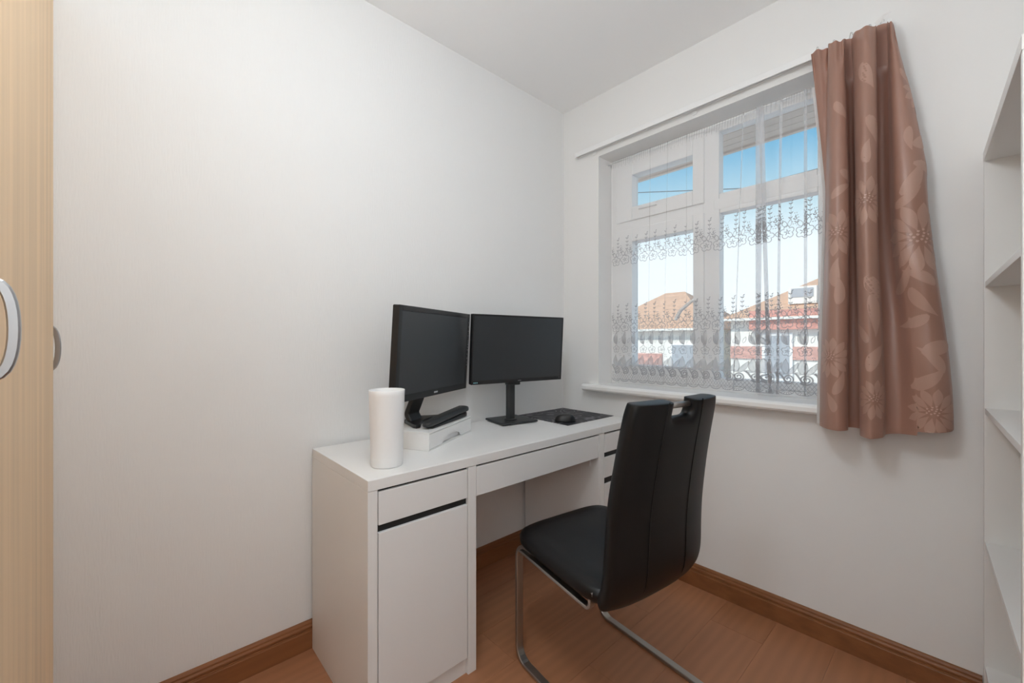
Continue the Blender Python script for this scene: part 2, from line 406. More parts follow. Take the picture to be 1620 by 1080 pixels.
class Rib:
    def __init__(s): s.v, s.f = [], []
    def line(self, pts, wd, off=.0012):
        """ribbon along points in cloth coordinates (s, z)"""
        k = len(self.v); n = len(pts)
        for i, (a, b) in enumerate(pts):
            p, q = pts[max(i - 1, 0)], pts[min(i + 1, n - 1)]
            dx, dz = q[0] - p[0], q[1] - p[1]; L = math.hypot(dx, dz) or 1
            nx, nz = -dz / L * wd / 2, dx / L * wd / 2
            self.v.append(net_pt(a + nx, b + nz, off)); self.v.append(net_pt(a - nx, b - nz, off))
        for i in range(n - 1): self.f.append((k + 2 * i, k + 2 * i + 1, k + 2 * i + 3, k + 2 * i + 2))
    def petal(self, a, b, ang, L, W, off=.0009, bend=0, n=8):
        """filled leaf shape from (a, b) pointing along ang"""
        k = len(self.v)
        for i in range(n + 1):
            t = i / n; wd = W * math.sin(PI * t ** .8) * .5
            aa = ang + bend * t
            x = a + math.cos(aa) * L * t; z = b + math.sin(aa) * L * t
            for sg in (-1, 0, 1):
                self.v.append(net_pt(x - math.sin(aa) * wd * sg, z + math.cos(aa) * wd * sg, off))
        for i in range(n):
            for j in (0, 1): self.f.append((k + i * 3 + j, k + i * 3 + j + 1, k + i * 3 + 4 + j, k + i * 3 + 3 + j))
    def outline(self, a, b, ang, L, W, wd, bend=0):
        l1, l2 = [], []
        for i in range(11):
            t = i / 10; ww = W * math.sin(PI * t ** .8) * .5; aa = ang + bend * t
            x = a + math.cos(aa) * L * t; z = b + math.sin(aa) * L * t
            l1.append((x - math.sin(aa) * ww, z + math.cos(aa) * ww)); l2.append((x + math.sin(aa) * ww, z - math.cos(aa) * ww))
        self.line(l1, wd); self.line(l2, wd)
    def flower(self, a, b, R, wd, rot=0):
        pts = []
        for i in range(41):
            t = 2 * PI * i / 40
            r = R * (.52 + .48 * abs(math.cos(2.5 * (t - rot))) ** .5)
            pts.append((a + r * math.cos(t), b + r * math.sin(t)))
        self.line(pts, wd)
        for k in range(5):
            t = rot + 2 * PI * k / 5
            self.petal(a + .12 * R * math.cos(t), b + .12 * R * math.sin(t), t, R * .42, R * .13, .0012, 0, 4)
        self.line([(a + R * .16 * math.cos(q * .8), b + R * .16 * math.sin(q * .8)) for q in range(9)], wd * .8)
    def sprig(self, a, b, H, wd, lean=0):
        pts = [(a + lean * t * t + .003 * math.sin(5 * t), b + H * t) for t in [k / 8 for k in range(9)]]
        self.line(pts, wd * .45)
        for k in ((1, 3, 5, 7, 8) if H > .05 else (3, 6, 8)):
            x, z = pts[k]
            for sg in (-1, 1):
                if k == 8 and sg == 1: continue
                self.petal(x, z, PI / 2 + sg * .80, .0125, .0050, .0012, 0, 4)
    def dots(self, a, b, wd, rows=3):
        for r in range(rows):
            for c in (0, 1): self.petal(a + c * .008 - .003 * r, b + r * .010, .7, .0055, .0042, .0012, 0, 3)
    def build(self, name, m): return netpart(name, self.v, self.f, m)
def leaf(*a):
    q = Rib(); q.petal(*a); q.build('woven_leaf', M_net2)
REP = .0585; NREP = int(NS[-1] / REP)
LW = .0027
for i in range(NREP):
    up, lo1, lo2, swirl, fan = Rib(), Rib(), Rib(), Rib(), Rib()
    s0 = (i + .5) * REP; j = .004 * math.sin(i * 2.3)
    # upper garland: flower, two upright outlined leaves, two sprigs, dots
    for R_, zf in ((up, 1.612), (lo1, 1.232)):
        z0 = zf + j
        R_.flower(s0, z0, .0275, LW, PI / 2 + .25 * math.sin(i * 1.7))
        R_.outline(s0 - .004, z0 + .022, PI / 2 + .45, .034, .017, LW * .8)
        R_.outline(s0 + .006, z0 + .022, PI / 2 - .25, .032, .015, LW * .8)
        R_.sprig(s0 + .010, z0 + .045, .080, LW, .008)
        R_.sprig(s0 - .024, z0 + .026, .036, LW * .7, -.004)
        R_.dots(s0 - .026, z0 + .060, LW)
        R_.dots(s0 + .021, z0 + .028, LW, 2)
    # big leaf pair below the lower garland
    leaf(s0 + .004, 1.136, PI / 2 + .34, .074, .022, .0009, -.35)
    leaf(s0 + .002, 1.138, PI - .95, .050, .018, .0009, -.25)
    lo2.outline(s0 + .004, 1.136, PI / 2 + .34, .074, .022, LW * .7, -.35)
    lo2.outline(s0 + .002, 1.138, PI - .95, .050, .018, LW * .7, -.25)
    lo2.dots(s0 - .018, 1.188, LW, 2)
    lo2.outline(s0 + .020, 1.145, PI / 2 - .35, .030, .011, LW * .6)
    # second flower row
    lo2.flower(s0 + .002, 1.110, .0215, LW * .9, PI / 2 + .2 * math.sin(i * 2.1))
    lo2.dots(s0 + .024, 1.072, LW, 2)
    # leaf row
    leaf(s0 - .002, 1.012, PI / 2 + .16, .066, .027, .0009, -.15)
    leaf(s0 + .002, 1.012, .66, .066, .020, .0009, .25)
    leaf(s0 - .004, 1.012, PI - .45, .034, .014, .0009, .3)
    lo2.outline(s0 - .002, 1.012, PI / 2 + .16, .066, .027, LW * .7, -.15)
    lo2.outline(s0 + .002, 1.012, .66, .066, .020, LW * .7, .25)
    # scroll
    cx, cz = s0 + .006, .992
    sp = []
    for k in range(34):
        t = k / 33; r = .022 * (1 - .86 * t); a = -2.4 + t * 4.1 * PI
        sp.append((cx + r * math.cos(a), cz + r * math.sin(a) * .95))
    for a_, b_ in ((0, 33),): swirl.line(sp, .0062, .0010)
    swirl.line([(cx - .034 + .030 * t, cz + .026 - .050 * t ** 1.4) for t in [q / 6 for q in range(7)]], .007, .0010)
    # diamond mesh under the scroll
    for k in range(4):
        x = s0 - .029 + k * REP / 4
        swirl.line([(x, .966), (x + REP / 4, .945)], .0016); swirl.line([(x + REP / 4, .966), (x, .945)], .0016)
        if k in (0, 3): swirl.line([(x, .984), (x + REP / 4, .966)], .0016); swirl.line([(x + REP / 4, .984), (x, .966)], .0016)
    # fan edging
    for k in range(7):
        a = .25 + k * (PI - .5) / 6
        fan.line([(s0 + .008 * math.cos(a), .944 - .006 * math.sin(a)), (s0 + .027 * math.cos(a), .944 - .018 * math.sin(a))], .0022)
    fan.line([(s0 + .028 * math.cos(a), .944 - .0175 * math.sin(a)) for a in [PI * q / 10 for q in range(11)]], .003)
    for r_, n_ in ((up, 'embroidered_flower'), (lo1, 'embroidered_flower'), (lo2, 'embroidered_leaf_and_flower'), (swirl, 'embroidered_scroll'), (fan, 'fan_edging')): r_.build(n_, M_thread)
# gathered heading of the net and the white wire it hangs on
hb = Rib()
for i in range(int(NS[-1] / .011)):
    s0 = i * .011; hb.line([(s0, 2.150 + .006 * math.sin(i * 3)), (s0 + .002, 2.19)], .0035)
hb.build('gathered_heading', M_net)['kind'] = 'stuff'
netwire = sweep('net_wire', [(WX0 + .002, NETY + .008, 2.186), (WX1 - .002, NETY + .008, 2.186)], 0, 0, M_upvc, None, rnd=.004)
netwire.location = (0, 0, 0); tag(netwire, 'thin white wire across the top of the window holding the net', 'curtain wire')

# ============================================================ curtain rail
rail = empty('curtain_rail', (.12, 0, 2.25)); tag(rail, 'white plastic curtain rail above the window', 'curtain rail')
def rpart(name, bl, m=M_upvc, bev=.002):
    o = boxes(name, bl, m, rail, bev); o.data.transform(Matrix.Translation((-.12, 0, -2.25))); return o
rpart('track', [(.128, 1.495, -.040, -.018, 2.249, 2.262), (.128, 1.495, -.044, -.040, 2.235, 2.262), (.128, 1.495, -.018, -.014, 2.240, 2.262)])
rpart('end_stop', [(.120, .130, -.046, -.012, 2.233, 2.264)])
rpart('end_stop', [(1.494, 1.504, -.046, -.012, 2.233, 2.264)])
for xb in (.22, .80, 1.42): rpart('bracket', [(xb, xb + .02, -.03, 0.0, 2.262, 2.272), (xb, xb + .02, -.005, 0.0, 2.225, 2.272)])

# ============================================================ rose-brown curtain
TOP = [(1283, -.060), (1296, -.072), (1309, -.064), (1311, -.100), (1323, -.118), (1334, -.108), (1336, -.056), (1348, -.052), (1350, -.108), (1366, -.150), (1385, -.130), (1386, -.056), (1402, -.050), (1406, -.100), (1413, -.104), (1413, -.070), (1407, -.055)]
MID = [(1306, -.058), (1307, -.066), (1308, -.082), (1312, -.135), (1325, -.155), (1342, -.125), (1343, -.036), (1353, -.032), (1354, -.118), (1367, -.175), (1387, -.140), (1387, -.040), (1406, -.032), (1416, -.108), (1440, -.120), (1462, -.092), (1466, -.056)]
LOW = [(1297, -.082), (1297, -.115), (1302, -.150), (1312, -.175), (1327, -.182), (1341, -.150), (1342, -.084), (1360, -.080), (1361, -.150), (1376, -.195), (1396, -.165), (1403, -.110), (1424, -.092), (1452, -.118), (1482, -.128), (1504, -.098), (1509, -.062)]
RT = [1407, 1417, 1434, 1459, 1480, 1494, 1509]
NK = len(TOP)
CZT = 2.246
def zbot(i):
    return .845 + .03 * max(0, (i - 9) / (NK - 10)) - .012 * (1 if 7 < i < 13 else 0)
NU, NV = 240, 90
def curt_raw(u, t):
    """u 0..1 along the cloth, t 0 (bottom)..1 (top)"""
    # weights of bottom, middle and top outlines
    if t < .62:
        q = t / .62; q = q * q * (3 - 2 * q); A, B_ = LOW, MID
    else:
        q = (t - .62) / .38; q = q ** 1.1; A, B_ = MID, TOP
    P = [((a[0] * (1 - q) + b[0] * q), (a[1] * (1 - q) + b[1] * q)) for a, b in zip(A, B_)]
    px, y = catmull(P, u)
    zb = zbot(u * (NK - 1)); z = zb + (CZT - zb) * t
    # slack creases over the wide lower right panel, pinched pleats at the heading
    wr = max(0, u - .70) / .30
    y += .017 * wr * math.exp(-((t - .33) / .22) ** 2) * math.sin(26 * t + 9 * u) * (1 - wr ** 4)
    y += .003 * math.sin(7 * t + 23 * u) * (1 - t)
    if t > .90:
        k = (t - .90) / .10
        y += .012 * k * math.sin(u * NK * 3.1) * math.exp(-((t - .955) / .03) ** 2)
        z += .005 * k * math.sin(u * NK * 2.2) * (1 if t > .97 else .4) - .38 * k * max(0, -y - .06)
        y += .005 * k * math.sin(u * 95) + .10 * k * k * (-y - .07)
    if t > .88: y = min(y, -.0535)
    z -= .06 * max(0, (u - .80) / .20) * max(0, t - .8) / .2
    return Vector((col_x(px, y), y, z))
grid = [[curt_raw(c / NU, r / NV) for c in range(NU + 1)] for r in range(NV + 1)]
# cloth width coordinate measured along the bottom edge
CS = [0.0]
for c in range(NU): CS.append(CS[-1] + (grid[10][c + 1] - grid[10][c]).length)
CL = CS[-1]
def curt_pt(s, z, off=.0008):
    s = min(max(s, 0), CL - 1e-5)
    c = 0
    lo, hi = 0, NU
    while hi - lo > 1:
        mid = (lo + hi) // 2
        if CS[mid] <= s: lo = mid
        else: hi = mid
    u = (lo + (s - CS[lo]) / (CS[lo + 1] - CS[lo])) / NU
    zb = zbot(u * (NK - 1)); t = min(max((z - zb) / (CZT - zb), 0), 1)
    # exact position on the cloth mesh (bilinear)
    fx, fz = min(u * NU, NU - 1e-6), min(t * NV, NV - 1e-6); ci, ri = int(fx), int(fz); a, b = fx - ci, fz - ri
    g = grid
    p = (g[ri][ci] * (1 - a) + g[ri][ci + 1] * a) * (1 - b) + (g[ri + 1][ci] * (1 - a) + g[ri + 1][ci + 1] * a) * b
    tu = g[ri][ci + 1] - g[ri][ci]; tv = g[ri + 1][ci] - g[ri][ci]
    n = tu.cross(tv).normalized()          # faces the room
    return p + n * off
cur = empty('curtain', (1.45, -.1, .84)); tag(cur, 'rose-brown satin curtain with woven flowers gathered at the right of the window', 'curtain')
CO = Vector((1.45, -.1, .84))
v = [p - CO for row in grid for p in row]; n1 = NU + 1
f = [(r * n1 + c, r * n1 + c + 1, (r + 1) * n1 + c + 1, (r + 1) * n1 + c) for r in range(NV) for c in range(NU)]
o = mesh_obj('cloth', v, f, M_curt, cur, True)
# white lining behind, its edge shows along the left side
v, f = [], []
ncl = 6
for r in range(NV - 7):
    for c in range(ncl):
        p = grid[r][0] + Vector((-.010 + .004 * c, .006 + .003 * c, 0)); v.append(p - CO)
for r in range(NV - 8):
    for c in range(ncl - 1): f.append((r * ncl + c, r * ncl + c + 1, (r + 1) * ncl + c + 1, (r + 1) * ncl + c))
mesh_obj('lining', v, f, M_lining, cur, True)['label'] = 'white lining edge showing along the left side'
class Mot:
    def __init__(s): s.v, s.f = [], []
    def petal(self, a, b, ang, L, W, bend=0, off=.0010, n=10, blunt=.7):
        k = len(self.v)
        for i in range(n + 1):
            t = i / n; wd = W * math.sin(PI * min(.985, .03 + t * .96) ** blunt) * .5
            aa = ang + bend * t
            x = a + math.cos(aa) * L * t; z = b + math.sin(aa) * L * t
            for sg in (-1, -.5, 0, .5, 1):
                self.v.append(curt_pt(x - math.sin(aa) * wd * sg, z + math.cos(aa) * wd * sg, off) - CO)
        for i in range(n):
            for j in range(4): self.f.append((k + i * 5 + j, k + i * 5 + j + 1, k + i * 5 + 6 + j, k + i * 5 + 5 + j))
    def daisy(self, a, b, R, n=11, a0=0, a1=2 * PI):
        for k in range(n):
            t = a0 + (a1 - a0) * (k + .5) / n
            self.petal(a + .22 * R * math.cos(t), b + .22 * R * math.sin(t), t, R * .80, R * .34, .12, blunt=1.35)
    def seeds(self, a, b, r, n=12):
        for k in range(n):
            q = r * math.sqrt((k + .5) / n); t = k * 2.4
            self.petal(a + q * math.cos(t) - r * .10, b + q * math.sin(t) * .8, .3, r * .30, r * .27, 0, .0016, 5)
    def build(self, name, m, lab=None):
        o = mesh_obj(name, self.v, self.f, m, cur, True)
        return o
def at(px_, py_):
    """cloth coordinates of a spot on the curtain read from the photograph"""
    best = None
    for r in range(0, NV + 1, 2):
        for c in range(0, NU + 1):
            p = grid[r][c]; d = p - Vector(CAM); D = d.x * Fx + d.y * Fy
            X = 810 + FPX * (d.x * Fy - d.y * Fx) / D; Yp = 541 - FPX * d.z / D
            e_ = (X - px_) ** 2 + (Yp - py_) ** 2 - 40 * max(0, -p.y - .09) * 30
            if best is None or e_ < best[0]: best = (e_, c, p.z)
    return CS[best[1]], best[2]
for px_, py_, R_ in ((1438, 150, .075), (1370, 310, .080), (1458, 378, .115), (1326, 372, .080), (1478, 650, .075), (1385, 640, .065), (1312, 560, .07)):
    a, b = at(px_, py_); fl1 = Mot(); fl1.daisy(a, b, R_, 12); fo = fl1.build('woven_flower', M_motif)
    se = Mot(); se.seeds(a, b + .006, R_ * .26, 13); so_ = se.build('flower_centre', M_motif2); so_.parent = fo
for px_, py_, ang, L_, W_, bd in ((1372, 180, -.9, .12, .045, -.3), (1330, 265, -.7, .10, .035, .3), (1445, 235, .15, .11, .042, .35), (1445, 250, -.2, .10, .03, -.3), (1425, 310, .55, .12, .045, .5), (1415, 330, 0.2, .10, .03, .4),
                                 (1368, 430, -1.1, .13, .05, .3), (1378, 470, -1.3, .14, .04, -.2), (1325, 480, 1.2, .10, .035, .4), (1322, 450, 1.9, .10, .035, -.4), (1420, 470, .4, .11, .04, .5), (1460, 560, .7, .12, .045, -.5), (1440, 610, .2, .12, .04, .4), (1318, 620, .9, .09, .03, .3), (1375, 590, 1.4, .11, .04, -.4), (1362, 100, -1.4, .10, .04, .2), (1320, 160, -1.2, .09, .03, .3), (1318, 320, 1.0, .08, .028, -.4), (1425, 100, -1.0, .08, .03, .3), (1440, 200, -2.0, .08, .028, .4), (1372, 250, 1.9, .08, .03, -.4), (1480, 450, 2.2, .10, .034, .4), (1440, 450, -1.4, .11, .036, .4), (1470, 500, -2.4, .10, .034, -.4), (1492, 590, 1.7, .10, .034, .5), (1372, 540, 2.0, .09, .03, .3), (1318, 655, 1.6, .07, .026, .3)):
    a, b = at(px_, py_); lv = Mot(); lv.petal(a, b, ang, L_, W_, bd); lv.build('woven_leaf', M_motif)
# curtain hooks and the loose heading tape
for px_ in (1290, 1316, 1343, 1372, 1392):
    x = col_x(px_, -.055)
    o = sweep('hook', arc_path([(x, -.048, 2.228), (x, -.048, 2.255), (x + .006, -.058, 2.266), (x + .012, -.066, 2.255), (x + .012, -.066, 2.25)], .004, 3), 0, 0, M_hook, cur, rnd=.0016, seg=6); o.data.transform(Matrix.Translation(-CO))
x = col_x(1392, -.13)
o = mesh_obj('heading_tape', [Vector(p) - CO for p in ((col_x(1383, -.128), -.128, 2.222), (col_x(1398, -.13), -.130, 2.236), (col_x(1410, -.122), -.122, 2.240), (col_x(1396, -.128), -.128, 2.218), (col_x(1388, -.126), -.124, 2.210))], [(0, 1, 2, 3, 4)], M_lining, cur)
md = o.modifiers.new('sol', 'SOLIDIFY'); md.thickness = .0015

# ============================================================ desk
DX0, DX1, DY0, DY1, DZ = .019, .518, -1.47, -.048, .75
desk = empty('desk', (.27, -.76, 0)); tag(desk, 'long white desk with a drawer cupboard at each end along the wallpapered wall', 'desk')
DO = Vector((.27, -.76, 0))
def dpart(name, bl, m=M_white, bev=.0012, par=desk):
    o = boxes(name, bl, m, par, bev); o.data.transform(Matrix.Translation(-DO)); return o
dpart('desktop', [(DX0, DX1 - .004, DY0, DY1, DZ - .032, DZ)])
dpart('edge_band', [(DX1 - .004, DX1, DY0, -.3335, DZ - .032, DZ - .0006)])
dpart('edge_band', [(DX1 - .004, DX1, -.3315, DY1, DZ - .032, DZ - .0006)])
ZT = DZ - .0325
P1a, P1b = -1.47, -1.078      # left pedestal, door side
P2a, P2b = -.354, DY1         # right pedestal
for ya, yb in ((P1a, P1a + .030), (P1b - .035, P1b), (P2a, P2a + .042), (P2b - .03, P2b)):
    dpart('side_panel', [(DX0, DX1 - .002, ya, yb, .0, ZT)])
for ya, yb in ((P1a + .03, P1b - .035), (P2a + .042, P2b - .03)):
    dpart('pedestal_back', [(DX0, DX0 + .006, ya, yb, .03, ZT)])
    dpart('pedestal_bottom', [(DX0 + .006, DX1 - .03, ya, yb, .035, .05)])
    dpart('inner_recess', [(DX0 + .01, DX1 - .035, ya, yb, .05, ZT)], M_black_gap, 0)
g = .003
def front(name, ya, yb, z0, z1, th=.016, m=M_whiteF):
    o = dpart(name, [(DX1 - .002 - th, DX1 - .002, ya, yb, z0, z1)], m, .0015); return o
# left pedestal: shallow drawer, black finger gap, door
a, b = P1a + .03 + g, P1b - .035 - g
front('drawer_front', a, b, .612, .710)
dpart('finger_gap', [(DX1 - .034, DX1 - .014, a - .002, b + .002, .588, .612)], M_black_gap, 0)
front('door', a, b, .06, .589)
dpart('plinth', [(DX1 - .03, DX1 - .014, a - .002, b + .002, 0, .056)])
# right pedestal: three drawers with black gaps
a, b = P2a + .042 + g, P2b - .03 - g
for z0, z1 in ((.622, .709), (.502, .597), (.320, .470), (.06, .292)):
    front('drawer_front', a, b, z0, z1)
for z0, z1 in ((.597, .622), (.470, .502), (.292, .320)):
    dpart('finger_gap', [(DX1 - .034, DX1 - .014, a - .002, b + .002, z0, z1)], M_black_gap, 0)
dpart('plinth', [(DX1 - .03, DX1 - .014, a - .002, b + .002, 0, .056)])
# wide middle drawer
front('middle_drawer_front', P1b + .002, P2a - .004, .608, .711)
dpart('drawer_box', [(DX0 + .08, DX1 - .018, P1b + .02, P2a - .02, .62, .70)])
dpart('shadow_gap', [(DX1 - .03, DX1 - .012, P1b + .001, P2a - .001, .7115, ZT)], M_black_gap, 0)
dpart('shadow_gap', [(DX1 - .03, DX1 - .012, P1a + .031, P1b - .036, .7105, ZT)], M_black_gap, 0)
dpart('drawer_runner', [(DX0 + .10, DX1 - .03, P2a - .012, P2a, .612, .640)])
dpart('drawer_runner', [(DX0 + .10, DX1 - .03, P1b, P1b + .012, .612, .640)])
dpart('bracket', [(DX1 - .10, DX1 - .05, P2a - .010, P2a, .560, .585)])

# ============================================================ monitors
def monitor_panel(root, W, H, bz_side, bz_bot, th, tilt):
    """panel in root space: faces +X, width along Y, centred; z from 0; tilted about its bottom edge"""
    hw = W / 2
    T = Matrix.Rotation(tilt, 4, 'Y')
    def put(o): o.data.transform(T); return o
    b = boxes('casing', [(-th, -.0012, -hw, hw, 0, H), (-th - .022, -th + .002, -hw * .55, hw * .55, H * .16, H * .78)], M_blackpl, root, .004, 2); put(b)
    zb = boxes('bezel', [(-.006, 0, -hw, -hw + bz_side, 0, H), (-.006, 0, hw - bz_side, hw, 0, H), (-.006, 0, -hw + bz_side, hw - bz_side, 0, bz_bot), (-.006, 0, -hw + bz_side, hw - bz_side, H - bz_side, H)], M_blackpl, root, .0012, 1); put(zb)
    s = boxes('screen', [(-.004, -.0011, -hw + bz_side, hw - bz_side, bz_bot, H - bz_side)], M_screen, root); put(s)
    return put, hw
# first monitor, turned away, on the riser box
ra, rb = Vector((.337, -1.297)), Vector((.090, -.810))
mdir = (rb - ra).normalized(); mrz = math.atan2(mdir.y, mdir.x) - PI / 2
mc = (ra + rb) / 2
W1 = (rb - ra).length
BOXTOP = DZ + .068
m1 = empty('monitor', (mc.x, mc.y, BOXTOP), mrz); tag(m1, 'black monitor standing on the white riser box, turned towards the chair', 'monitor')
ptop = empty('panel', (0, 0, .933 - BOXTOP), 0, m1)
put, hw = monitor_panel(ptop, W1, .347, .020, .026, .030, math.radians(3.6))
# monitor brand mark and column of icons beside the keys
for k in range(4): put(box('brand_mark', 0, .0004, -.014 + k * .0072, -.014 + k * .0072 + .0058, .010, .0165, M_mark, ptop))
for k, (zz, sz) in enumerate(((.305, .003), (.285, .003), (.265, .004), (.243, .004), (.222, .003), (.214, .003), (.203, .005), (.190, .005), (.177, .005), (.158, .004), (.138, .0055), (.122, .003), (.108, .004))):
    put(box('key_icon', 0, .0004, hw - .013, hw - .013 + sz, zz, zz + sz * 1.2, M_icon, ptop))
    put(box('key', -.012, -.004, hw - .0005, hw + .0015, zz - .003, zz + .007, M_blackpl, ptop))
# stand: neck from the panel's back down to an oval foot
zf = .933 - BOXTOP
sweep('neck', arc_path([(-.048, -.03, zf + .12), (-.056, -.03, zf + .02), (-.096, -.03, .040), (-.078, -.03, .010)], .02, 5), .080, .022, M_blackpl, m1, side=(0, 1, 0))
prism('foot', [(-.118, -.05), (-.118, .05), (-.085, .075), (-.03, .120), (-.010, .125), (-.004, .105), (-.04, .04), (-.045, 0), (-.04, -.04), (-.004, -.105), (-.010, -.125), (-.03, -.120), (-.085, -.075)], 'z', 0, .016, M_blackpl, m1, .004)
# second monitor on slim square stand
ra2, rb2 = Vector((.160, -.834)), Vector((.238, -.302))
d2 = (rb2 - ra2).normalized(); rz2 = math.atan2(d2.y, d2.x) - PI / 2; mc2 = (ra2 + rb2) / 2; W2 = (rb2 - ra2).length
m2 = empty('monitor', (mc2.x, mc2.y, DZ + .0026), rz2); tag(m2, 'black monitor with thin bezel on a square footed stand standing directly on the desk', 'monitor')
p2 = empty('panel', (0, 0, .951 - DZ), 0, m2)
put, hw2 = monitor_panel(p2, W2, .324, .008, .018, .026, math.radians(3.6))
for k in range(3): put(box('sticker', 0, .0004, -hw2 + .012 + k * .008, -hw2 + .0175 + k * .008, .006, .011, M_cyan, p2))
put(box('brand_mark', 0, .0004, -.010, .010, .007, .0095, M_icon, p2)); put(box('power_light', 0, .0004, hw2 - .018, hw2 - .013, .012, .014, M_icon, p2))
sweep('column', [(-.062, -.012, .012), (-.060, -.012, .34)], .040, .032, M_darkpl, m2, side=(0, 1, 0))
box('tilt_hinge', -.062, -.022, -.045, .022, .185, .215, M_darkpl, m2, .004)
box('hinge_block', -.062, -.035, -.040, .016, .215, .335, M_darkpl, m2, .004)
ft = prism('foot', [(-.165, -.098), (.022, -.110), (.022, .098), (-.165, .092)], 'z', 0, .010, M_darkpl, m2, .004)
lathe('collar', [(0, .010), (.034, .010), (.032, .016), (0, .016)], M_darkpl, m2, (-.062, -.012, 0), 32)

# ============================================================ riser box with drawer
bd = Vector((.181, -.850)) - Vector((.354, -1.170)); bl_ = bd.length; bdn = bd.normalized()
brz = math.atan2(bdn.y, bdn.x) - PI / 2
fm = (Vector((.181, -.850)) + Vector((.354, -1.170))) / 2
rb_ = empty('riser_box', (fm.x, fm.y, DZ), brz); tag(rb_, 'low white riser box with a finger notch drawer under the turned monitor', 'box')
hl = bl_ / 2; bdp = .192
boxes('shell', [(-bdp, 0, -hl, hl, .062, .068), (-bdp, 0, -hl, hl, 0, .005), (-bdp, 0, -hl, -hl + .006, .005, .062), (-bdp, 0, hl - .006, hl, .005, .062), (-bdp, -bdp + .006, -hl + .006, hl - .006, .005, .062)], M_white, rb_, .001, 1)
# drawer front with half-moon cut-out
pr_ = [(-hl + .007, .0065), (-.080, .0065)]
pr_ += [(-.080 * math.cos(PI * k / 12), .0065 + .026 * math.sin(PI * k / 12)) for k in range(1, 12)]
pr_ += [(.080, .0065), (hl - .007, .0065), (hl - .007, .0605), (-hl + .007, .0605)]
df = prism('drawer_front', pr_, 'x', -.006, .0, M_whiteF, rb_)
box('drawer_tray', -bdp + .02, -.012, -hl + .01, hl - .01, .007, .05, M_whiteF, rb_)

# ============================================================ tumbler, handset, mouse, pad
prof = [(0, .003), (.046, .003), (.0485, 0), (.0505, .004), (.0515, .05), (.0535, .14), (.0560, .228), (.0570, .243), (.0560, .2445), (.0548, .243), (.0535, .20), (.0495, .05), (.047, .010), (0, .008)]
cup = lathe('tumbler', prof, M_cup, None, (.403, -1.357, DZ), 56); tag(cup, 'tall white frosted plastic tumbler at the near corner of the desk', 'tumbler')
# long dark device lying on the riser box
pa, pb = Vector((.300, -1.155)), Vector((.154, -.860))
hd = (pb - pa); hlen = hd.length; hrz = math.atan2(hd.y, hd.x)
hs = empty('handheld_device', ((pa.x + pb.x) / 2, (pa.y + pb.y) / 2, BOXTOP), hrz); tag(hs, 'long black handheld device lying along the front of the white riser box', 'device')
def loft(name, secs, m, parent):
    """sections: (x, half width, z bottom, z top) -> rounded lozenge body"""
    v, f = [], []; n = 14
    for x, hwid, zb, zt in secs:
        for k in range(n):
            a = 2 * PI * k / n
            cx_ = math.copysign(abs(math.cos(a)) ** .6, math.cos(a)); sx_ = math.copysign(abs(math.sin(a)) ** .6, math.sin(a))
            v.append((x, hwid * cx_, (zb + zt) / 2 + (zt - zb) / 2 * sx_))
    for i in range(len(secs) - 1):
        for k in range(n): f.append((i * n + k, i * n + (k + 1) % n, (i + 1) * n + (k + 1) % n, (i + 1) * n + k))
    f += [tuple(range(n)), tuple(range((len(secs) - 1) * n, len(secs) * n))]
    o = mesh_obj(name, v, f, m, parent, True); fixn(o); return o
L2 = hlen / 2
loft('body', [(-L2, .006, .012, .020), (-L2 + .006, .016, .008, .026), (-L2 + .025, .022, .007, .031), (-.03, .024, .014, .040), (.07, .024, .020, .046), (L2 - .030, .023, .022, .050), (L2 - .010, .021, .022, .046), (L2, .014, .024, .034)], M_darkpl, hs)
loft('base', [(-L2 + .03, .017, 0, .006), (-L2 + .04, .020, 0, .010), (0, .021, 0, .016), (L2 - .04, .021, 0, .024), (L2 - .022, .018, 0, .024)], M_blackpl, hs)
lathe('hinge_pin', [(0, 0), (.003, 0), (.003, .049), (0, .049)], M_steel, hs, (L2 - .045, 0, .0035), 12)
# mouse pad: long side along the desk, slightly under the monitor foot
pad = prism('mouse_pad', [(-.18, -.185), (.182, -.200), (.180, .185), (-.18, .185)], 'z', 0, .0025, M_pad, None, .0008)
pad.location = (.214, -.235, DZ); tag(pad, 'black mouse pad printed with grey swirls at the far end of the desk', 'mouse pad')
mo = empty('computer_mouse', (.325, -.372, DZ + .0026), math.radians(227)); tag(mo, 'black computer mouse on the swirl printed mouse pad', 'mouse')
def mouse_body():
    v, f = [], []; n, mrow = 20, 9
    for i in range(mrow):
        t = i / (mrow - 1); ph = t * PI / 2
        for k in range(n):
            a = 2 * PI * k / n
            rx, ry = .053, .031
            ex = math.copysign(abs(math.cos(a)) ** .85, math.cos(a)); ey = math.copysign(abs(math.sin(a)) ** .85, math.sin(a))
            c = math.cos(ph) ** .55
            v.append((rx * ex * c + .004 * t, ry * ey * c, .038 * math.sin(ph) * (1 - .10 * math.cos(a) * c)))
    for i in range(mrow - 1):
        for k in range(n): f.append((i * n + k, i * n + (k + 1) % n, (i + 1) * n + (k + 1) % n, (i + 1) * n + k))
    f.append(tuple(range(n))); o = mesh_obj('body', v, f, M_blackpl, mo, True); fixn(o); return o
mouse_body()
lathe('wheel', [(0, -.003), (.008, -.003), (.009, 0), (.008, .003), (0, .003)], M_darkpl, mo, (-.026, 0, .029), 20).rotation_euler = (PI / 2, 0, 0)

# ============================================================ cantilever chair
CH = empty('cantilever_chair', (.59, -.72, 0), math.atan2(-.139, .99)); tag(CH, 'black leatherette cantilever chair with steel sled legs pushed up to the desk', 'chair')
